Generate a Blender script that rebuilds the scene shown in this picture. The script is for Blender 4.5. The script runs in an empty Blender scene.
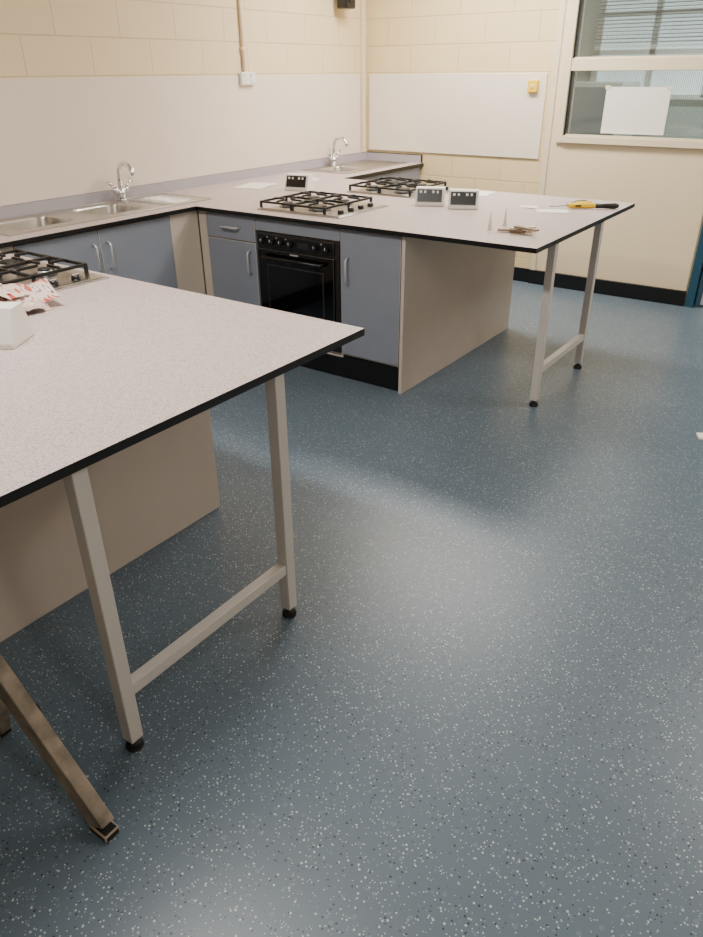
import bpy, bmesh, math, random
from mathutils import Vector, Matrix, noise
random.seed(4)
scene=bpy.context.scene
COL=scene.collection
def lin(c):
    return tuple(((v/255)/12.92 if v/255<=.04045 else ((v/255+.055)/1.055)**2.4) for v in c)+(1,)
# ---------------------------------------------------------------- materials
def pm(name,c,rough=.5,metal=0,spec=.5,bump=0,bscale=60,var=0,vscale=6):
    m=bpy.data.materials.new(name);m.use_nodes=True
    nt=m.node_tree;b=nt.nodes['Principled BSDF']
    b.inputs['Base Color'].default_value=lin(c)
    b.inputs['Roughness'].default_value=rough;b.inputs['Metallic'].default_value=metal
    b.inputs['Specular IOR Level'].default_value=spec
    tc=nt.nodes.new('ShaderNodeTexCoord')
    if var:
        n=nt.nodes.new('ShaderNodeTexNoise');n.inputs['Scale'].default_value=vscale;n.inputs['Detail'].default_value=5
        nt.links.new(tc.outputs['Object'],n.inputs['Vector'])
        r=nt.nodes.new('ShaderNodeMapRange');r.inputs['To Min'].default_value=1-var;r.inputs['To Max'].default_value=1+var
        r.inputs['From Min'].default_value=.3;r.inputs['From Max'].default_value=.7
        nt.links.new(n.outputs['Fac'],r.inputs['Value'])
        mx=nt.nodes.new('ShaderNodeVectorMath');mx.operation='SCALE'
        mx.inputs[0].default_value=lin(c)[:3];nt.links.new(r.outputs['Result'],mx.inputs['Scale'])
        nt.links.new(mx.outputs['Vector'],b.inputs['Base Color'])
    if bump:
        n=nt.nodes.new('ShaderNodeTexNoise');n.inputs['Scale'].default_value=bscale;n.inputs['Detail'].default_value=4
        nt.links.new(tc.outputs['Object'],n.inputs['Vector'])
        bp=nt.nodes.new('ShaderNodeBump');bp.inputs['Strength'].default_value=bump;bp.inputs['Distance'].default_value=.002
        nt.links.new(n.outputs['Fac'],bp.inputs['Height']);nt.links.new(bp.outputs['Normal'],b.inputs['Normal'])
    return m
def emi(name,c,s):
    m=bpy.data.materials.new(name);m.use_nodes=True;b=m.node_tree.nodes['Principled BSDF']
    b.inputs['Base Color'].default_value=lin(c);b.inputs['Emission Color'].default_value=lin(c);b.inputs['Emission Strength'].default_value=s
    return m
def speck(name,base,layers,rough,rvar=0,bump=0,cloud=.05):
    """layers: (scale,dist threshold,random min,color)"""
    m=bpy.data.materials.new(name);m.use_nodes=True;nt=m.node_tree;N=nt.nodes;L=nt.links
    b=N['Principled BSDF'];tc=N.new('ShaderNodeTexCoord')
    n=N.new('ShaderNodeTexNoise');n.inputs['Scale'].default_value=1.7;n.inputs['Detail'].default_value=3
    L.new(tc.outputs['Object'],n.inputs['Vector'])
    r=N.new('ShaderNodeMapRange');r.inputs['From Min'].default_value=.3;r.inputs['From Max'].default_value=.7
    r.inputs['To Min'].default_value=1-cloud;r.inputs['To Max'].default_value=1+cloud
    L.new(n.outputs['Fac'],r.inputs['Value'])
    sc=N.new('ShaderNodeVectorMath');sc.operation='SCALE';sc.inputs[0].default_value=lin(base)[:3];L.new(r.outputs['Result'],sc.inputs['Scale'])
    cur=sc.outputs['Vector']
    for i,(s,th,rm,c) in enumerate(layers):
        mp=N.new('ShaderNodeMapping');mp.inputs['Location'].default_value=(i*3.7,i*1.9,i*.6)
        mp.inputs['Rotation'].default_value=(.1,.2,.4+i)
        L.new(tc.outputs['Object'],mp.inputs['Vector'])
        v=N.new('ShaderNodeTexVoronoi');v.inputs['Scale'].default_value=s;v.voronoi_dimensions='2D'
        L.new(mp.outputs['Vector'],v.inputs['Vector'])
        sp=N.new('ShaderNodeSeparateColor');L.new(v.outputs['Color'],sp.inputs[0])
        # chip size varies per cell
        tm=N.new('ShaderNodeMath');tm.operation='MULTIPLY_ADD';L.new(sp.outputs[1],tm.inputs[0]);tm.inputs[1].default_value=th*1.1;tm.inputs[2].default_value=th*.45
        lt=N.new('ShaderNodeMath');lt.operation='LESS_THAN';L.new(tm.outputs[0],lt.inputs[1]);L.new(v.outputs['Distance'],lt.inputs[0])
        gt=N.new('ShaderNodeMath');gt.operation='GREATER_THAN';gt.inputs[1].default_value=rm;L.new(sp.outputs[0],gt.inputs[0])
        mu=N.new('ShaderNodeMath');mu.operation='MULTIPLY';L.new(lt.outputs[0],mu.inputs[0]);L.new(gt.outputs[0],mu.inputs[1])
        mx=N.new('ShaderNodeMix');mx.data_type='RGBA';L.new(mu.outputs[0],mx.inputs['Factor']);L.new(cur,mx.inputs[6]);mx.inputs[7].default_value=lin(c)
        cur=mx.outputs[2]
    L.new(cur,b.inputs['Base Color']);b.inputs['Roughness'].default_value=rough
    if bump:
        n2=N.new('ShaderNodeTexNoise');n2.inputs['Scale'].default_value=180;L.new(tc.outputs['Object'],n2.inputs['Vector'])
        bp=N.new('ShaderNodeBump');bp.inputs['Strength'].default_value=bump;bp.inputs['Distance'].default_value=.001
        L.new(n2.outputs['Fac'],bp.inputs['Height']);L.new(bp.outputs['Normal'],b.inputs['Normal'])
    return m
def blockwall(name,c,axis):
    m=bpy.data.materials.new(name);m.use_nodes=True;nt=m.node_tree;N=nt.nodes;L=nt.links
    b=N['Principled BSDF'];tc=N.new('ShaderNodeTexCoord');sp=N.new('ShaderNodeSeparateXYZ');cb=N.new('ShaderNodeCombineXYZ')
    L.new(tc.outputs['Object'],sp.inputs[0]);L.new(sp.outputs[axis],cb.inputs[0]);L.new(sp.outputs[2],cb.inputs[1])
    mp=N.new('ShaderNodeMapping');mp.inputs['Location'].default_value=(.225,.0,0);L.new(cb.outputs[0],mp.inputs[0])
    bk=N.new('ShaderNodeTexBrick');L.new(mp.outputs[0],bk.inputs['Vector']);bk.inputs['Scale'].default_value=1
    bk.inputs['Brick Width'].default_value=.45;bk.inputs['Row Height'].default_value=.2;bk.inputs['Mortar Size'].default_value=.005;bk.inputs['Mortar Smooth'].default_value=.5
    base=lin(c);bk.inputs['Color1'].default_value=base;bk.inputs['Color2'].default_value=tuple(v*.96 for v in base[:3])+(1,)
    bk.inputs['Mortar'].default_value=tuple(v*.82 for v in base[:3])+(1,)
    L.new(bk.outputs['Color'],b.inputs['Base Color']);b.inputs['Roughness'].default_value=.5
    n=N.new('ShaderNodeTexNoise');n.inputs['Scale'].default_value=90;n.inputs['Detail'].default_value=4;L.new(tc.outputs['Object'],n.inputs['Vector'])
    ad=N.new('ShaderNodeMath');ad.operation='MULTIPLY_ADD';L.new(bk.outputs['Fac'],ad.inputs[0]);ad.inputs[1].default_value=-1.6;L.new(n.outputs['Fac'],ad.inputs[2])
    bp=N.new('ShaderNodeBump');bp.inputs['Strength'].default_value=.5;bp.inputs['Distance'].default_value=.005
    L.new(ad.outputs[0],bp.inputs['Height']);L.new(bp.outputs['Normal'],b.inputs['Normal'])
    return m
M={}
M['floor']=speck('vinyl_floor',(88,103,116),[(60,.24,.85,(100,117,130)),(90,.17,.84,(40,49,57)),(92,.17,.84,(182,190,192)),(140,.19,.87,(170,181,186))],.37,bump=.12)
M['top']=speck('laminate_top',(190,174,171),[(300,.42,.62,(160,144,143)),(260,.38,.78,(208,196,193)),(230,.32,.86,(122,109,112))],.40,cloud=.02)
M['edge']=pm('black_core',(14,14,16),.35)
M['door']=pm('blue_laminate',(130,135,147),.40,var=.03)
M['filler']=pm('beige_filler',(194,182,168),.5,var=.02)
M['carc']=pm('beige_panel',(194,183,174),.5,var=.03)
M['plinth']=pm('black_plinth',(12,12,13),.4)
M['blk']=pm('black_plastic',(13,13,14),.35)
M['iron']=pm('cast_iron',(16,16,17),.5,bump=.3)
M['steel']=pm('stainless',(190,186,180),.28,metal=1,var=.05,vscale=20)
M['steeld']=pm('dark_steel',(74,72,72),.3,metal=.8,var=.05)
M['chrome']=pm('chrome',(225,225,228),.09,metal=1)
M['alu']=pm('brushed_handle',(205,206,208),.3,metal=.55)
M['glass']=pm('oven_glass',(7,7,9),.06)
M['leg']=pm('leg_paint',(198,192,188),.35,var=.02)
M['white']=pm('white_plastic',(234,229,222),.4,var=.01)
M['panelL']=pm('wipe_panel',(230,214,198),.36,var=.01)
M['panelR']=pm('wipe_panel_back',(234,223,206),.36,var=.01)
M['trimc']=pm('cream_gloss',(226,210,180),.35)
M['cream']=pm('cream_board',(230,211,178),.5,var=.01)
M['ups']=pm('lilac_upstand',(168,161,167),.4,var=.03,vscale=200)
M['blockL']=blockwall('painted_block_left',(230,208,168),1)
M['blockB']=blockwall('painted_block_back',(230,207,161),0)
M['plain']=pm('painted_plaster',(226,214,192),.6,var=.01)
M['ceil']=pm('ceiling_white',(235,233,228),.7)
M['yel']=pm('yellow_plastic',(238,196,20),.4)
M['red']=pm('red_plastic',(176,70,56),.4)
M['paper']=pm('paper',(232,228,220),.7,var=.02)
M['pink']=pm('pink_wrap',(206,182,174),.4,var=.14,vscale=18)
M['brown']=pm('brown_card',(140,118,92),.7,var=.2,vscale=40)
M['teal']=pm('teal_paint',(34,74,96),.4)
M['doorf']=pm('door_face',(64,100,122),.45)
M['rust']=pm('worn_steel',(134,122,108),.55,metal=.1,bump=.6,bscale=40,var=.5,vscale=18)
M['rub']=pm('rubber',(22,21,20),.7)
M['gray']=pm('grey_wall',(178,190,182),.6,var=.03)
M['blue']=pm('blue_grey',(110,126,132),.5)
M['lamp']=emi('diffuser',(255,248,235),6)
M['sky']=emi('far_window',(222,232,234),1.2)
# printed leaflet
m=bpy.data.materials.new('printed_leaflet');m.use_nodes=True;nt=m.node_tree
n=nt.nodes.new('ShaderNodeTexNoise');n.inputs['Scale'].default_value=26;n.inputs['Detail'].default_value=3
tc=nt.nodes.new('ShaderNodeTexCoord');mp=nt.nodes.new('ShaderNodeMapping');mp.inputs['Scale'].default_value=(.35,1.6,1);mp.inputs['Rotation'].default_value=(0,0,.5)
nt.links.new(tc.outputs['Object'],mp.inputs[0]);nt.links.new(mp.outputs[0],n.inputs['Vector'])
cr=nt.nodes.new('ShaderNodeValToRGB');cr.color_ramp.interpolation='CONSTANT'
cr.color_ramp.elements[0].color=lin((178,78,66));cr.color_ramp.elements[0].position=0
cr.color_ramp.elements[1].color=lin((216,192,184));cr.color_ramp.elements[1].position=.44
x_=cr.color_ramp.elements.new(.60);x_.color=lin((120,96,92));x_=cr.color_ramp.elements.new(.66);x_.color=lin((228,218,210))
nt.links.new(n.outputs['Fac'],cr.inputs[0]);nt.links.new(cr.outputs[0],nt.nodes['Principled BSDF'].inputs['Base Color']);nt.nodes['Principled BSDF'].inputs['Roughness'].default_value=.4
M['print']=m
# wired glass
m=bpy.data.materials.new('wired_glass');m.use_nodes=True;nt=m.node_tree;N=nt.nodes;L=nt.links
for n in list(N):N.remove(n)
o=N.new('ShaderNodeOutputMaterial');tc=N.new('ShaderNodeTexCoord');sp=N.new('ShaderNodeSeparateXYZ');L.new(tc.outputs['Object'],sp.inputs[0])
fs=[]
for ax in(0,2):
    a=N.new('ShaderNodeMath');a.operation='MULTIPLY';a.inputs[1].default_value=1/.0125;L.new(sp.outputs[ax],a.inputs[0])
    f=N.new('ShaderNodeMath');f.operation='FRACT';L.new(a.outputs[0],f.inputs[0])
    g=N.new('ShaderNodeMath');g.operation='LESS_THAN';g.inputs[1].default_value=.09;L.new(f.outputs[0],g.inputs[0]);fs.append(g)
mxm=N.new('ShaderNodeMath');mxm.operation='MAXIMUM';L.new(fs[0].outputs[0],mxm.inputs[0]);L.new(fs[1].outputs[0],mxm.inputs[1])
tr=N.new('ShaderNodeBsdfTransparent');tr.inputs[0].default_value=(.88,.92,.90,1)
gl=N.new('ShaderNodeBsdfGlossy');gl.inputs['Roughness'].default_value=.05;gl.inputs[0].default_value=(.9,.9,.9,1)
m1=N.new('ShaderNodeMixShader');m1.inputs[0].default_value=.14;L.new(tr.outputs[0],m1.inputs[1]);L.new(gl.outputs[0],m1.inputs[2])
df=N.new('ShaderNodeBsdfDiffuse');df.inputs[0].default_value=(.2,.22,.21,1)
m2=N.new('ShaderNodeMixShader');L.new(mxm.outputs[0],m2.inputs[0]);L.new(m1.outputs[0],m2.inputs[1]);L.new(df.outputs[0],m2.inputs[2])
L.new(m2.outputs[0],o.inputs[0]);M['wire']=m
# ---------------------------------------------------------------- builder
class B:
    def __init__(s,name):
        s.name=name;s.bm=bmesh.new();s.mats=[];s.T=Matrix.Identity(4)
    def mi(s,k):
        if k not in s.mats:s.mats.append(k)
        return s.mats.index(k)
    def add(s,verts,faces,mat,smooth=False):
        vs=[s.bm.verts.new(s.T@Vector(v)) for v in verts];i=s.mi(mat);out=[]
        for f in faces:
            try:
                fc=s.bm.faces.new([vs[j] for j in f]);fc.material_index=i;fc.smooth=smooth;out.append(fc)
            except ValueError:pass
        return vs,out
    def box(s,x0,x1,y0,y1,z0,z1,mat,bev=0,topmat=None):
        x0,x1=sorted((x0,x1));y0,y1=sorted((y0,y1));z0,z1=sorted((z0,z1))
        V=[(x,y,z) for z in(z0,z1) for y in(y0,y1) for x in(x0,x1)]
        F=[(0,2,3,1),(4,5,7,6),(0,1,5,4),(2,6,7,3),(0,4,6,2),(1,3,7,5)]
        vs,fs=s.add(V,F,mat)
        if topmat: fs[1].material_index=s.mi(topmat)
        if bev:
            es=list({e for f in fs for e in f.edges})
            r=bmesh.ops.bevel(s.bm,geom=es,offset=bev,segments=2,affect='EDGES',profile=.5)
            for f in r['faces']:f.smooth=True
    def cyl(s,c,r,h,mat,axis='z',r2=None,seg=24,smooth=True):
        r2=r if r2 is None else r2
        ring=lambda R,hh:[(R*math.cos(2*math.pi*i/seg),R*math.sin(2*math.pi*i/seg),hh) for i in range(seg)]
        V=ring(r,0)+ring(r2,h)
        if axis=='x':V=[(z,x,y) for x,y,z in V]
        if axis=='y':V=[(y,z,x) for x,y,z in V]
        V=[tuple(Vector(v)+Vector(c)) for v in V]
        F=[(i,(i+1)%seg,seg+(i+1)%seg,seg+i) for i in range(seg)]
        vs,fs=s.add(V,F,mat,smooth)
        for idx in(list(range(seg))[::-1],list(range(seg,2*seg))):
            f=s.bm.faces.new([vs[j] for j in idx]);f.material_index=s.mi(mat)
    def tube(s,pts,r,mat,seg=10,square=False,rads=None):
        pts=[Vector(p) for p in pts];n=len(pts);V=[];up=None
        for i,p in enumerate(pts):
            t=((pts[min(i+1,n-1)]-pts[max(i-1,0)])).normalized()
            if up is None:
                up=Vector((0,0,1)) if abs(t.z)<.9 else Vector((0,1,0))
            a=t.cross(up).normalized();b=a.cross(t).normalized();up=b
            rr=rads[i] if rads else r
            sg=4 if square else seg
            for j in range(sg):
                an=2*math.pi*j/sg+(math.pi/4 if square else 0);q=rr*(1.414 if square else 1)
                V.append(tuple(p+a*math.cos(an)*q+b*math.sin(an)*q))
        sg=4 if square else seg
        F=[(i*sg+j,i*sg+(j+1)%sg,(i+1)*sg+(j+1)%sg,(i+1)*sg+j) for i in range(n-1) for j in range(sg)]
        F+=[tuple(range(sg))[::-1],tuple((n-1)*sg+j for j in range(sg))]
        s.add(V,F,mat,not square)
    def prism(s,prof,a0,a1,axis,mat):
        n=len(prof)
        def mk(u,v,a):
            return {'x':(a,u,v),'y':(u,a,v),'z':(u,v,a)}[axis]
        V=[mk(u,v,a0) for u,v in prof]+[mk(u,v,a1) for u,v in prof]
        F=[(i,(i+1)%n,n+(i+1)%n,n+i) for i in range(n)]+[tuple(range(n))[::-1],tuple(range(n,2*n))]
        return s.add(V,F,mat)
    def slab(s,xs,ys,z0,z1,inside,mats,plane='xy'):
        vd={}
        def v(i,j,k):
            key=(i,j,k)
            if key not in vd:
                a,b,c=xs[i],ys[j],(z0,z1)[k]
                vd[key]=s.bm.verts.new(s.T@Vector((a,b,c) if plane=='xy' else (a,c,b)))
            return vd[key]
        n,mn=len(xs)-1,len(ys)-1
        ok=lambda i,j:0<=i<n and 0<=j<mn and inside((xs[i]+xs[i+1])/2,(ys[j]+ys[j+1])/2)
        def f(l,mt):
            fc=s.bm.faces.new(l);fc.material_index=s.mi(mt)
        for i in range(n):
            for j in range(mn):
                if not ok(i,j):continue
                f([v(i,j,1),v(i+1,j,1),v(i+1,j+1,1),v(i,j+1,1)],mats[0])
                f([v(i,j,0),v(i,j+1,0),v(i+1,j+1,0),v(i+1,j,0)],mats[2])
                if not ok(i-1,j):f([v(i,j,0),v(i,j,1),v(i,j+1,1),v(i,j+1,0)],mats[1])
                if not ok(i+1,j):f([v(i+1,j,0),v(i+1,j+1,0),v(i+1,j+1,1),v(i+1,j,1)],mats[1])
                if not ok(i,j-1):f([v(i,j,0),v(i+1,j,0),v(i+1,j,1),v(i,j,1)],mats[1])
                if not ok(i,j+1):f([v(i,j+1,0),v(i,j+1,1),v(i+1,j+1,1),v(i+1,j+1,0)],mats[1])
    def done(s,parent=None,recalc=True):
        if recalc:bmesh.ops.recalc_face_normals(s.bm,faces=s.bm.faces[:])
        me=bpy.data.meshes.new(s.name);s.bm.to_mesh(me);s.bm.free()
        for k in s.mats:me.materials.append(M[k])
        o=bpy.data.objects.new(s.name,me);COL.objects.link(o)
        if parent:o.parent=parent
        return o
def empty(name):
    e=bpy.data.objects.new(name,None);COL.objects.link(e);e.empty_display_size=.1;return e
D=2.879;H=2.75;XR=6.2;YF=-5.5
# ---------------------------------------------------------------- room shell
b=B('floor');b.box(-.15,XR+.15,YF-.15,D+3.2,-.1,0,'floor');b.done()
b=B('ceiling');b.box(-.15,XR+.15,YF-.15,D+3.2,H,H+.1,'ceil');b.done()
b=B('wall_left');b.box(-.15,0,YF-.15,D+3.2,0,H,'blockL');b.done()
b=B('wall_right');b.box(XR,XR+.15,YF-.15,D+3.2,0,H,'plain');b.done()
b=B('wall_front');b.box(0,XR,YF-.15,YF,0,H,'plain');b.done()
WX0,WX1,WZ0,WZ1=1.86,2.93,1.165,2.3
DX0,DX1,DZ=3.06,3.92,2.04
b=B('wall_back')
b.slab([0,1.70,WX0,WX1,DX0,DX1,XR],[0,WZ0,DZ,WZ1,H],D+.12,D,
 lambda x,z:not((WX0<x<WX1 and WZ0<z<WZ1) or (DX0<x<DX1 and z<DZ)),('blockB','cream','gray'),'xz')
b.done()
b=B('trim_2');b.slab([1.762,WX0,WX1,2.985],[0.0,WZ0,WZ1,H],D,D-.008,lambda x,z:not(WX0<x<WX1 and WZ0<z<WZ1),('cream','cream','cream'),'xz');b.done()
b=B('trim_1');b.box(1.715,1.762,D-.022,D,0,H,'trimc',.003);b.done()
b=B('baseboard_back');b.box(.64,1.714,D-.014,D,0,.115,'plinth',.002);b.box(1.714,2.99,D-.034,D-.008,0,.115,'plinth',.002);b.box(3.99,XR,D-.014,D,0,.115,'plinth');b.done()
b=B('baseboard_right');b.box(XR-.014,XR,YF,D,0,.115,'plinth');b.done()
b=B('baseboard_front');b.box(0,XR-.02,YF,YF+.014,0,.115,'plinth');b.done()
# window
b=B('window_1')
y0,y1=D-.03,D+.09
b.box(WX0-.05,WX0,y0,y1,WZ0-.05,WZ1+.05,'trimc',.003);b.box(WX1,WX1+.05,y0,y1,WZ0-.05,WZ1+.05,'trimc',.003)
b.box(WX0,WX1,y0,y1,WZ1,WZ1+.05,'trimc',.003);b.box(WX0,WX1,y0-.01,y1,WZ0-.05,WZ0,'trimc',.003)
b.box(WX0,WX1,y0+.01,y1,1.605,1.685,'trimc',.003)
for z0_,z1_ in((WZ0,1.605),(1.685,WZ1)):
    b.box(WX0,WX0+.012,D+.0,D+.03,z0_,z1_,'steeld');b.box(WX0,WX1,D+.0,D+.03,z0_,z0_+.010,'trimc')
b.box(WX0,WX1,D+.02,D+.026,WZ0,1.605,'wire');b.box(WX0,WX1,D+.02,D+.026,1.685,WZ1,'wire')
b.done()
b=B('notice_poster');b.box(2.14,2.60,D+.012,D+.0145,1.19,1.50,'paper')
for x in(2.14,2.58):b.box(x-.01,x+.03,D+.010,D+.012,1.485,1.51,'trimc')
b.done()
# adjoining room seen through the window
b=B('wall_adjoining_room');b.box(0,XR,D+3.05,D+3.2,0,H,'gray');b.done()
e=B('window_2')
e.box(1.0,4.6,D+3.02,D+3.045,1.35,2.45,'sky')
for i in range(7):e.box(1.0+i*.59,1.06+i*.59,D+2.98,D+3.02,1.35,2.45,'white')
for z in(1.33,1.75,2.10,2.43):e.box(1.0,4.6,D+2.98,D+3.02,z,z+.045,'white')
for i in range(17):e.box(1.0,4.6,D+2.950,D+2.975,1.86+i*.034,1.867+i*.034,'blue')
e.done()
b=B('storage_cupboard')
b.box(.6,1.6,D+2.2,D+2.8,0,1.5,'white',.01)
b.box(.62,1.09,D+2.18,D+2.2,.05,1.46,'blue',.004);b.box(1.11,1.58,D+2.18,D+2.2,.05,1.46,'blue',.004)
b.box(1.04,1.06,D+2.16,D+2.18,.8,.95,'alu');b.box(1.14,1.16,D+2.16,D+2.18,.8,.95,'alu');b.done()
# door
b=B('door_1')
b.box(DX0-.06,DX0,D-.03,D+.1,0,DZ+.06,'teal',.003);b.box(DX1,DX1+.06,D-.03,D+.1,0,DZ+.06,'teal',.003);b.box(DX0,DX1,D-.03,D+.1,DZ,DZ+.06,'teal',.003)
b.box(DX0+.003,DX1-.003,D+.02,D+.064,.006,DZ-.004,'doorf',.002)
b.box(DX0+.04,DX1-.04,D+.014,D+.02,.02,.22,'alu',.001)
b.box(DX0+.06,DX0+.1,D+.01,D+.02,.95,1.12,'alu',.002);b.tube([(DX0+.08,D+.02,1.05),(DX0+.08,D-.03,1.05),(DX0+.19,D-.03,1.05)],.009,'alu')
b.done()
# wall panels / trim
b=B('splashback_panel');b.box(0.001,.009,-3.6,2.78,.966,1.592,'panelL',.002);b.done()
b=B('splashback_panel.001');b.box(.035,1.678,D-.013,D-.001,.985,1.592,'panelR',.003);b.done()
b=B('conduit_trunking')
b.box(0.001,.028,2.79,2.83,.966,H-.001,'trimc',.004);b.done()
b=B('electrical_conduit')
b.cyl((.012,1.29,1.616),.011,H-1.618,'trimc',seg=12)
for z in(1.75,2.2,2.6):b.box(0.001,.026,1.272,1.308,z,z+.02,'trimc',.002)
b.done()
b=B('double_socket')
b.box(0.0095,.036,1.235,1.385,1.53,1.615,'white',.006)
for yy in(1.26,1.325):
    b.box(.036,.040,yy,yy+.012,1.585,1.602,'trimc');
    for q in((0,.012),(.018,.0),(.018,.026)):b.box(.035,.0368,yy+q[1],yy+q[1]+.006,1.555-q[0],1.561-q[0],'steeld')
b.done()
b=B('emergency_button')
b.box(1.54,1.62,D-.045,D-.0135,1.46,1.545,'yel',.005);b.cyl((1.58,D-.045,1.503),.016,-.004,'white',axis='y');b.cyl((1.58,D-.049,1.503),.008,-.006,'yel',axis='y',seg=16);b.done()
b=B('loudspeaker')
b.box(0.001,.05,2.45,2.49,2.13,2.18,'blk',.003);b.box(.05,.15,2.38,2.51,2.052,2.26,'blk',.012);b.cyl((.15,2.445,2.12),.035,.006,'iron',axis='x');b.cyl((.15,2.445,2.20),.02,.006,'iron',axis='x');b.done()
# ---------------------------------------------------------------- joinery
ZT=.9;ZB=.877
def handle_v(b,x,y,z0,z1,face):
    dx,dy=face
    P=lambda o,z:(x+dx*o,y+dy*o,z)
    b.tube([P(0,z0),P(.022,z0+.004),P(.03,z0+.016),P(.03,z1-.016),P(.022,z1-.004),P(0,z1)],.006,'alu',8)
DW=D-.002
wr=empty('kitchen_counter')
HS=[(.09,.45,-.98,-.56),(.09,.45,-.46,-.06),(.10,.45,1.93,2.29)]
xs=sorted({.002,.62}|{h[0] for h in HS}|{h[1] for h in HS});ys=sorted({-4.2,DW}|{h[2] for h in HS}|{h[3] for h in HS})
b=B('worktop');b.slab(xs,ys,ZB,ZT,lambda x,y:not any(h[0]<x<h[1] and h[2]<y<h[3] for h in HS),('top','edge','edge'));b.done(wr)
b=B('upstand')
b.box(0.002,.02,-4.2,DW,ZT,.958,'ups');b.box(0.002,.02,-4.2,DW,.958,.965,'ups',.001)
b.box(.02,.60,D-.02,DW,ZT,.962,'ups');b.box(.60,.606,D-.022,DW,ZT,.965,'edge');b.box(0.02,.606,D-.021,DW,.962,.966,'edge');b.done(wr)
b=B('base_cabinets')
b.box(.03,.578,-1.28,.14,.15,.70,'carc');b.box(.03,.578,1.66,D-.02,.15,.70,'carc')
b.box(.545,.578,-1.28,.14,.70,ZB,'carc');b.box(.545,.578,1.66,D-.02,.70,ZB,'carc')
b.box(.06,.54,-1.28,D-.03,0,.15,'plinth')
for a,c in((-1.10,-.605),(-.60,-.09),(1.68,2.26),(2.265,2.85)):
    b.box(.578,.598,a,c,.165,.868,'door',.002)
b.box(.578,.596,-.085,.14,.15,ZB,'filler',.001);b.box(.578,.596,-1.28,-1.105,.15,ZB,'filler',.001)
for y in(-.65,-.555,2.22,2.30):handle_v(b,.598,y,.655,.80,(1,0))
b.done(wr)
def peninsula(name,Y0,Y1,cab0,cab1,front,legs,units):
    e=empty(name)
    X0,X1=.6205,2.811
    b=B('worktop');b.slab([X0,X1],[Y0,Y1],ZB,ZT,lambda x,y:True,('top','edge','edge'));b.done(e)
    b=B('end_panel');b.box(2.075,2.095,cab0,cab1,0,ZB,'carc',.0015);b.done(e)
    b=B('carcass')
    a0,a1=cab0+.02,cab1-.02
    if units:
        b.box(.62,1.066,a0,a1,.15,ZB,'carc');b.box(1.676,2.075,a0,a1,.15,ZB,'carc');b.box(1.066,1.676,a0+.56,a1,.15,ZB,'carc')
        b.box(1.066,1.676,a0,a0+.56,.13,.16,'carc')
    else: b.box(.62,2.075,a0,a1,.15,ZB,'carc')
    b.box(.62,2.075,a0+.04,a1-.04,0,.15,'plinth');b.done(e)
    b=B('unit_fronts')
    if units:
        f0,f1=cab0,cab0+.02
        b.box(.6,.662,f0+.002,f1,.15,ZB,'filler')
        b.box(.666,1.06,f0,f1,.728,.868,'door',.002);b.box(.666,1.06,f0,f1,.165,.722,'door',.002)
        b.box(1.066,1.676,f0,f1,.802,.868,'door',.002)
        b.box(1.682,2.070,f0,f1,.165,.868,'door',.002)
        handle_v(b,1.015,f0,.54,.675,(0,-1));handle_v(b,1.735,f0,.58,.72,(0,-1))
        z=.80;b.tube([(.80,f0,z),(.804,f0-.022,z),(.816,f0-.03,z),(.924,f0-.03,z),(.936,f0-.022,z),(.94,f0,z)],.006,'alu',8)
        b.box(.62,2.075,f0+.03,f0+.045,0,.15,'plinth')
    g0,g1=cab1-.02,cab1
    for a,c in((.67,1.06),(1.066,1.67),(1.676,2.07)):b.box(a,c,g0,g1,.165,.868,'door',.002)
    if not units:
        for a,c in((.67,1.06),(1.066,1.67),(1.676,2.07)):b.box(a,c,cab0,cab0+.02,.165,.868,'door',.002)
    b.done(e)
    b=B('leg_frame')
    xl=2.777;w=.020
    for y in legs:
        b.box(xl-w,xl+w,y-w,y+w,.035,ZB,'leg',.003)
        b.cyl((xl,y,.02),.008,.016,'blk',seg=12);b.cyl((xl,y,0),.024,.012,'rub',seg=20);b.cyl((xl,y,.012),.024,.012,'rub',r2=.012,seg=20)
    b.box(xl-.017,xl+.017,legs[0]+w,legs[1]-w,.185,.222,'leg',.003)
    b.done(e)
    return e
peninsula('peninsula_counter',-2.816,-1.283,-2.78,-1.315,1,(-2.349,-1.685),False)
peninsula('peninsula_counter.001',.114,1.647,.144,1.60,-1,(.421,1.111),True)
# oven
b=B('built_in_oven')
f=.144
b.box(1.072,1.67,f+.0,f+.55,.162,.797,'steeld',.002)
b.box(1.085,1.645,f-.012,f+.01,.715,.79,'blk',.004)
b.box(1.085,1.645,f-.016,f+.01,.27,.705,'glass',.005)
b.box(1.085,1.645,f-.010,f+.01,.175,.262,'blk',.004)
b.box(1.155,1.575,f-.0175,f-.012,.33,.62,'steeld',.001)
b.box(1.163,1.567,f-.0185,f-.012,.338,.612,'glass',.001)
b.tube([(1.15,f-.012,.665),(1.15,f-.05,.665),(1.58,f-.05,.665),(1.58,f-.012,.665)],.010,'blk',10)
for x in(1.13,1.20,1.27,1.34,1.52,1.60):
    b.cyl((x,f-.012,.75),.016,-.022,'blk',axis='y',seg=18);b.box(x-.0015,x+.0015,f-.036,f-.033,.75,.764,'white')
for x in(1.165,1.235,1.305,1.56):b.box(x-.003,x+.003,f-.0135,f-.012,.772,.777,'white')
b.box(1.39,1.47,f-.0135,f-.012,.735,.768,'steeld')
b.box(1.335,1.395,f-.018,f-.016,.688,.695,'alu')
b.done()
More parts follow.
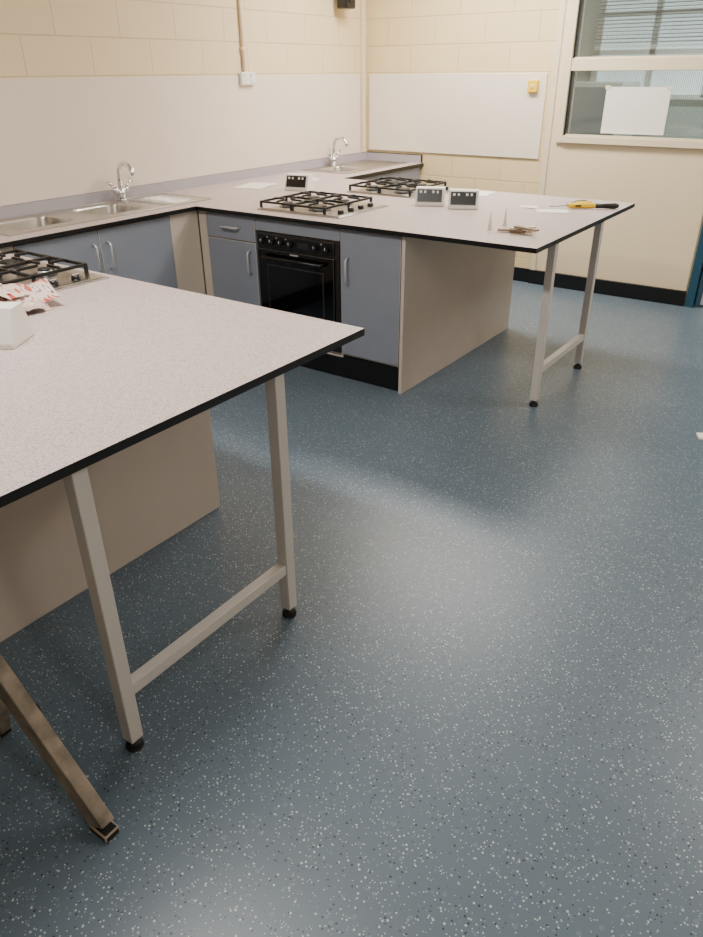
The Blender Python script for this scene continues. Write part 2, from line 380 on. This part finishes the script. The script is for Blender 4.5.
# hobs
def hob(name,x0,y0):
    W,Dp=.60,.51
    b=B(name);b.T=Matrix.Translation((x0,y0,ZT))
    b.box(0,W,0,Dp,.0,.006,'steel',.002);b.box(.012,W-.012,.012,Dp-.012,.006,.010,'steel',.0015)
    bc=[(.13,.13,.036),(.13,.38,.048),(.37,.13,.048),(.37,.38,.030)]
    for x,y,r in bc:
        b.cyl((x,y,.010),r+.018,.004,'steeld');b.cyl((x,y,.014),r,.014,'alu',r2=r*.95);b.cyl((x,y,.028),r*.92,.007,'iron',r2=r*.8)
    t=.0055;zt=.050
    for gx0,gx1 in((.015,.245),(.255,.485)):
        gy0,gy1=.02,Dp-.02
        ring=[(gx0,gy0),(gx1,gy0),(gx1,gy1),(gx0,gy1)]
        for i in range(4):
            a,c=ring[i],ring[(i+1)%4];b.tube([(a[0],a[1],zt-.008),(c[0],c[1],zt-.008)],t,'iron',square=True)
            b.tube([(a[0],a[1],.010),(a[0],a[1],zt-.004)],t*1.1,'iron',square=True)
        ym=(gy0+gy1)/2;b.tube([(gx0,ym,zt-.008),(gx1,ym,zt-.008)],t,'iron',square=True)
        b.tube([(gx0,ym,.010),(gx0,ym,zt-.006)],t,'iron',square=True);b.tube([(gx1,ym,.010),(gx1,ym,zt-.006)],t,'iron',square=True)
        cx=(gx0+gx1)/2
        for cy,ya,yb in((.13,gy0,ym),(.38,ym,gy1)):
            for dx,dy in((1,0),(-1,0),(0,1),(0,-1)):
                ex=gx1 if dx>0 else gx0 if dx<0 else cx;ey=yb if dy>0 else ya if dy<0 else cy
                b.tube([(ex,ey,zt-.008),(ex-dx*.02 if dx else ex,ey-dy*.02 if dy else ey,zt),(cx+dx*.028,cy+dy*.028,zt)],t*.9,'iron',square=True)
    for i in range(4):
        y=.10+i*.1;b.cyl((.54,y,.010),.019,.018,'blk',r2=.016,seg=18);b.box(.5385,.5415,y-.015,y+.015,.028,.031,'white')
    return b.done()
hob('gas_hob',1.01,.235);hob('gas_hob.001',1.06,1.08);hob('gas_hob.002',1.01,-1.83)
# sinks
def sink(name,x0,x1,y0,y1,bowls,drain):
    b=B(name);z=ZT+.004
    def ringdeck(cx0,cx1,cy0,cy1,bw):
        bx0,bx1,by0,by1=bw;mx,my=(bx0+bx1)/2,(by0+by1)/2
        ang=sorted([2*math.pi*i/56 for i in range(56)]+[math.atan2(yy-my,xx-mx)%(2*math.pi) for xx in(cx0,cx1) for yy in(cy0,cy1)])
        def inner(a,k,n=5):
            ca,sa=math.cos(a),math.sin(a);A,Bb=(bx1-bx0)/2*k,(by1-by0)/2*k
            r=(abs(ca/A)**n+abs(sa/Bb)**n)**(-1/n);return mx+r*ca,my+r*sa
        def outer(a):
            ca,sa=math.cos(a),math.sin(a);ts=[]
            if ca>1e-9:ts.append((cx1-mx)/ca)
            if ca<-1e-9:ts.append((cx0-mx)/ca)
            if sa>1e-9:ts.append((cy1-my)/sa)
            if sa<-1e-9:ts.append((cy0-my)/sa)
            t=min(ts);return mx+t*ca,my+t*sa
        n=len(ang);V=[(*outer(a),z) for a in ang]
        for k,zz in((1.05,z+.002),(1.0,z+.001),(.97,z-.012),(.95,z-.12),(.90,z-.148),(.78,z-.155),(.12,z-.160)):
            V+=[(*inner(a,k,5 if k>.5 else 2),zz) for a in ang]
        F=[(r*n+i,r*n+(i+1)%n,(r+1)*n+(i+1)%n,(r+1)*n+i) for r in range(7) for i in range(n)]+[tuple(7*n+i for i in range(n))]
        b.add(V,F,'steel',True)
        b.cyl((mx,my,z-.162),.035,.004,'steeld')
    for c0,c1,bw in bowls:ringdeck(x0,x1,c0,c1,bw)
    if drain:
        d0,d1=drain
        b.box(x0,x1,d0,d1,ZT,z,'steel')
        for i in range(9):
            xx=x0+.07+i*(x1-x0-.12)/9
            b.box(xx,xx+.018,d0+.02,d1-.03,z,z+.004,'steel',.0015)
    for q in((x0-.006,x0,y0,y1),(x1,x1+.006,y0,y1),(x0-.006,x1+.006,y0-.006,y0),(x0-.006,x1+.006,y1,y1+.006)):b.box(*q,ZT,z+.002,'steel',.0008)
    return b.done(recalc=False)
sink('double_bowl_sink',.05,.50,-1.05,.36,[(-1.05,-.51,(.115,.425,-.955,-.585)),(-.51,0,(.115,.425,-.435,-.085))],(0,.36))
sink('drainer_sink',.05,.50,1.87,2.80,[(1.87,2.35,(.12,.425,1.955,2.265))],(2.35,2.80))
def tap(name,x,y):
    b=B(name);b.T=Matrix.Translation((x,y,ZT+.0065))
    b.cyl((0,0,0),.030,.008,'chrome');b.cyl((0,0,.008),.026,.065,'chrome',r2=.021)
    b.tube([(0,0,.06),(0,0,.14),(.006,-.0,.18),(.03,-.0,.212),(.07,-.0,.222),(.11,-.0,.208),(.135,-.0,.175),(.14,-.0,.155)],.014,'chrome',12)
    for s in(-1,1):
        b.tube([(0,0,.05),(0,s*.04,.06)],.014,'chrome');b.cyl((0,s*.04,.050),.018,.026,'chrome')
        b.tube([(0,s*.04,.074),(.0,s*.068,.098),(0,s*.092,.114)],.006,'chrome',8,rads=[.009,.008,.010])
    return b.done()
tap('mixer_tap',.078,.0);tap('mixer_tap.001',.078,2.27)
# bench socket pods
def pod(name,x,y,rot,sc=1.15,sides=(-1,1)):
    b=B(name);b.T=Matrix.Translation((x,y,ZT))@Matrix.Rotation(rot,4,'Z')@Matrix.Scale(sc,4)
    L2=.075
    vs,fs=b.prism([(-.055,0),(.055,0),(.055,.012),(.026,.088),(-.026,.088),(-.055,.012)],-L2,L2,'x','white')
    es=list({e for f_ in fs for e in f_.edges});bmesh.ops.bevel(b.bm,geom=es,offset=.003,segments=2,affect='EDGES',profile=.5)
    T0=b.T.copy()
    for s in sides:
        slope=math.atan2(.076,.029)
        b.T=T0@Matrix.Translation((0,s*.0405,.05))@Matrix.Rotation(-s*slope,4,'X')
        b.box(-.066,.066,-.034,.034,-.002,.004,'blk',.002)
        for xx in(-.035,.03):
            b.box(xx-.018,xx-.006,.012,.024,.004,.007,'white',.001)
            b.box(xx+.006,xx+.016,.012,.024,.004,.006,'white',.001)
    return b.done()
pod('bench_socket_box',1.79,.93,math.radians(24));pod('bench_socket_box.001',2.01,.94,math.radians(24))
pod('bench_socket_box.002',.72,1.0,math.radians(12));pod('bench_socket_box.003',1.945,-2.02,math.radians(32),1.3,(1,))
# ---------------------------------------------------------------- clutter
def sheet(name,cx,cy,w,h,rot,mat='paper',z=ZT,amp=.004):
    b=B(name);T=Matrix.Translation((cx,cy,z))@Matrix.Rotation(rot,4,'Z');b.T=T
    n=8;V=[]
    for k in(0,1):
        for i in range(n+1):
            for j in range(n+1):
                u,v=i/n-.5,j/n-.5;V.append((u*w,v*h,.0008+k*.0008+amp*max(0,noise.noise(Vector((u*3+cx*9,v*3+cy*5,0)))+.15)))
    m=(n+1)**2;F=[]
    for i in range(n):
        for j in range(n):
            a=i*(n+1)+j;F.append((a,a+1,a+n+2,a+n+1));F.append((m+a,m+a+n+1,m+a+n+2,m+a+1))
    b.add(V,F,mat,True);return b.done()
sheet('paper_sheet',.33,.98,.22,.30,.25);sheet('paper_sheet.001',.42,1.42,.16,.24,-.4);sheet('paper_sheet.002',1.84,1.50,.16,.20,.1)
sheet('sandpaper_sheet',2.60,.42,.11,.14,.5,'brown');
b=B('wood_offcuts')
for i,(x,y,r) in enumerate(((2.56,.40,.3),(2.60,.44,.9),(2.64,.39,-.3))):
    b.T=Matrix.Translation((x,y,ZT+.006+.009*i))@Matrix.Rotation(r,4,'Z');b.box(-.07,.07,-.014,.014,0,.009,'brown' if i!=1 else 'paper',.002)
b.done()
for i,(x,y) in enumerate(((2.43,.42),(2.45,.56))):
    b=B('sealant_nozzle'+('' if i==0 else '.001'));b.T=Matrix.Translation((x,y,ZT))
    b.cyl((0,0,0),.012,.008,'white');b.cyl((0,0,.008),.009,.085,'white',r2=.002);b.done()
b=B('utility_knife');b.T=Matrix.Translation((2.66,1.30,ZT))@Matrix.Rotation(math.radians(28),4,'Z')
b.tube([(-.14,0,.018),(-.12,0,.018),(-.03,0,.019),(.02,0,.018)],.016,'yel',10,rads=[.010,.015,.017,.013])
b.tube([(.02,0,.018),(.06,0,.017),(.13,0,.018),(.15,0,.018)],.016,'blk',10,rads=[.014,.013,.017,.010])
b.tube([(-.14,0,.018),(-.24,0,.012)],.004,'steel',8)
b.box(-.10,-.06,-.018,.018,.010,.026,'blk',.003);b.done()
b=B('pliers');b.T=Matrix.Translation((2.53,1.36,ZT+.002))@Matrix.Rotation(math.radians(60),4,'Z')
b.tube([(0,0,.010),(.03,.018,.010),(.11,.022,.010)],.007,'blk',8,rads=[.009,.012,.011]);b.tube([(0,0,.010),(.03,-.018,.010),(.11,-.022,.010)],.007,'yel',8,rads=[.009,.012,.011])
b.tube([(.01,0,.010),(-.05,0,.010)],.008,'steeld',8,rads=[.012,.004]);b.done()
sheet('note_card',2.50,1.10,.18,.12,.5)
sheet('note_card.001',2.33,1.16,.10,.08,.1)
# packaging and leaflets on near peninsula
b=B('leaflet_pile')
sx,sy=-.06,-.045
n=26;V=[];F=[]
for i in range(n+1):
    for j in range(n+1):
        u,v=i/n*2-1,j/n*2-1;r=max(0,1-(abs(u)**3+abs(v)**3)*.75)
        p=Vector((u*2.6,v*2.6,.3));h=.045*r**.5*(.5+.9*abs(noise.noise(p))+.6*abs(noise.noise(p*2.7)))
        V.append((1.765+sx+u*.10+.016*noise.noise(p*1.5),-1.77+sy+v*.11+.016*noise.noise(p*1.9+Vector((5,0,0))),ZT+.002+h))
for i in range(n):
    for j in range(n):
        a=i*(n+1)+j;F.append((a,a+n+1,a+n+2,a+1))
b.add(V,F,'pink',False)
for k,(cx,cy,w_,h_,rt,zz,tilt) in enumerate(((1.74,-1.75,.13,.18,.5,.060,.10),(1.70,-1.80,.13,.18,1.2,.068,-.12),(1.79,-1.69,.11,.16,-.15,.050,.22))):
    b.T=Matrix.Translation((cx+sx,cy+sy,ZT+zz))@Matrix.Rotation(rt,4,'Z')@Matrix.Rotation(tilt,4,'Y')
    n=8;V=[(i/n*w_-w_/2,j/n*h_-h_/2,.012*math.sin(i/n*3.1+k)+.008*math.cos(j/n*4+k)) for i in range(n+1) for j in range(n+1)]
    b.add(V,[(i*(n+1)+j,(i+1)*(n+1)+j,(i+1)*(n+1)+j+1,i*(n+1)+j+1) for i in range(n) for j in range(n)],'print',True)
b.done()
# step stool
st=empty('folding_step_stool')
def flat(b,p,q,w,t,mat):
    p,q=Vector(p),Vector(q);d=(q-p).normalized();s=Vector((0,1,0));n=d.cross(s).normalized();V=[]
    for c in(p,q):
        for a,e_ in((-1,-1),(1,-1),(1,1),(-1,1)):V.append(tuple(c+s*t*a/2+n*w*e_/2))
    vs,fs=b.add(V,[(0,1,2,3),(7,6,5,4),(0,4,5,1),(1,5,6,2),(2,6,7,3),(3,7,4,0)],mat)
    es=list({e for f_ in fs for e in f_.edges});bmesh.ops.bevel(b.bm,geom=es,offset=.003,segments=2,affect='EDGES',profile=.5)
for i,y in enumerate((-2.56,-3.0)):
    b=B('side_frame_%d'%(i+1))
    flat(b,(2.915,y,.03),(2.59,y-.03,.52),.070,.036,'rust')
    flat(b,(2.43,y+.03,.03),(2.59,y-.005,.50),.066,.032,'rust')
    b.box(2.885,2.950,y-.021,y+.021,0,.022,'rub',.004);b.box(2.395,2.455,y+.01,y+.05,0,.022,'rub',.004)
    b.cyl((2.735,y-.004,.30),.012,.016,'blk',axis='y',seg=12)
    b.done(st)
b=B('step_treads');b.box(2.48,2.72,-3.03,-2.60,.515,.54,'rust',.004)
b.box(2.44,2.53,-2.99,-2.575,.24,.262,'rust',.004);b.done(st)
b=B('paper_scrap');b.T=Matrix.Translation((3.65,.53,0))@Matrix.Rotation(.4,4,'Z');b.box(-.05,.05,-.035,.035,0,.012,'paper',.003);b.done()
# ---------------------------------------------------------------- lights
def fixture(i,x,y,p,lx=1.5,ly=.3,col=(1,.955,.88)):
    nm='ceiling_light'+('' if i==0 else '.%03d'%i)
    b=B(nm);b.box(x-lx/2,x+lx/2,y-ly/2,y+ly/2,H-.06,H-.001,'white',.005);o=b.done()
    b=B('diffuser');b.box(x-lx/2+.03,x+lx/2-.03,y-ly/2+.03,y+ly/2-.03,H-.066,H-.058,'lamp');d=b.done(o)
    l=bpy.data.lights.new('tube_lamp','AREA');l.shape='RECTANGLE';l.size=lx-.08;l.size_y=ly-.08;l.energy=p;l.color=col
    q=bpy.data.objects.new('tube_lamp',l);COL.objects.link(q);q.location=(x,y,H-.075);q.parent=o
fixture(0,1.5,1.9,98,lx=1.7,ly=.6);fixture(1,2.1,-2.0,70,lx=1.5,ly=.3);fixture(2,4.7,1.2,40,lx=1.5,ly=.6);fixture(3,5.0,-2.8,18);fixture(4,3.0,D+1.6,85,col=(.95,1,.97))
w=bpy.data.worlds.new('World');scene.world=w;w.use_nodes=True;w.node_tree.nodes['Background'].inputs[0].default_value=(.8,.9,1,1);w.node_tree.nodes['Background'].inputs[1].default_value=.3
# ---------------------------------------------------------------- camera
pi_,ya,ro=math.radians(28.907),math.radians(-35.308),math.radians(-.459)
Fv=Vector((math.sin(ya)*math.cos(pi_),math.cos(ya)*math.cos(pi_),-math.sin(pi_)))
R=Vector((math.cos(ya),-math.sin(ya),0));U=R.cross(Fv)
R,U=R*math.cos(ro)+U*math.sin(ro),U*math.cos(ro)-R*math.sin(ro)
cd=bpy.data.cameras.new('camera');c=bpy.data.objects.new('camera',cd);COL.objects.link(c)
mt=Matrix((R,U,-Fv)).transposed().to_4x4();mt.translation=Vector((4.052,-3.113,1.613));c.matrix_world=mt
cd.sensor_fit='VERTICAL';cd.sensor_height=36;cd.sensor_width=27;cd.lens=719.046*36/937;cd.clip_start=.02
scene.camera=c
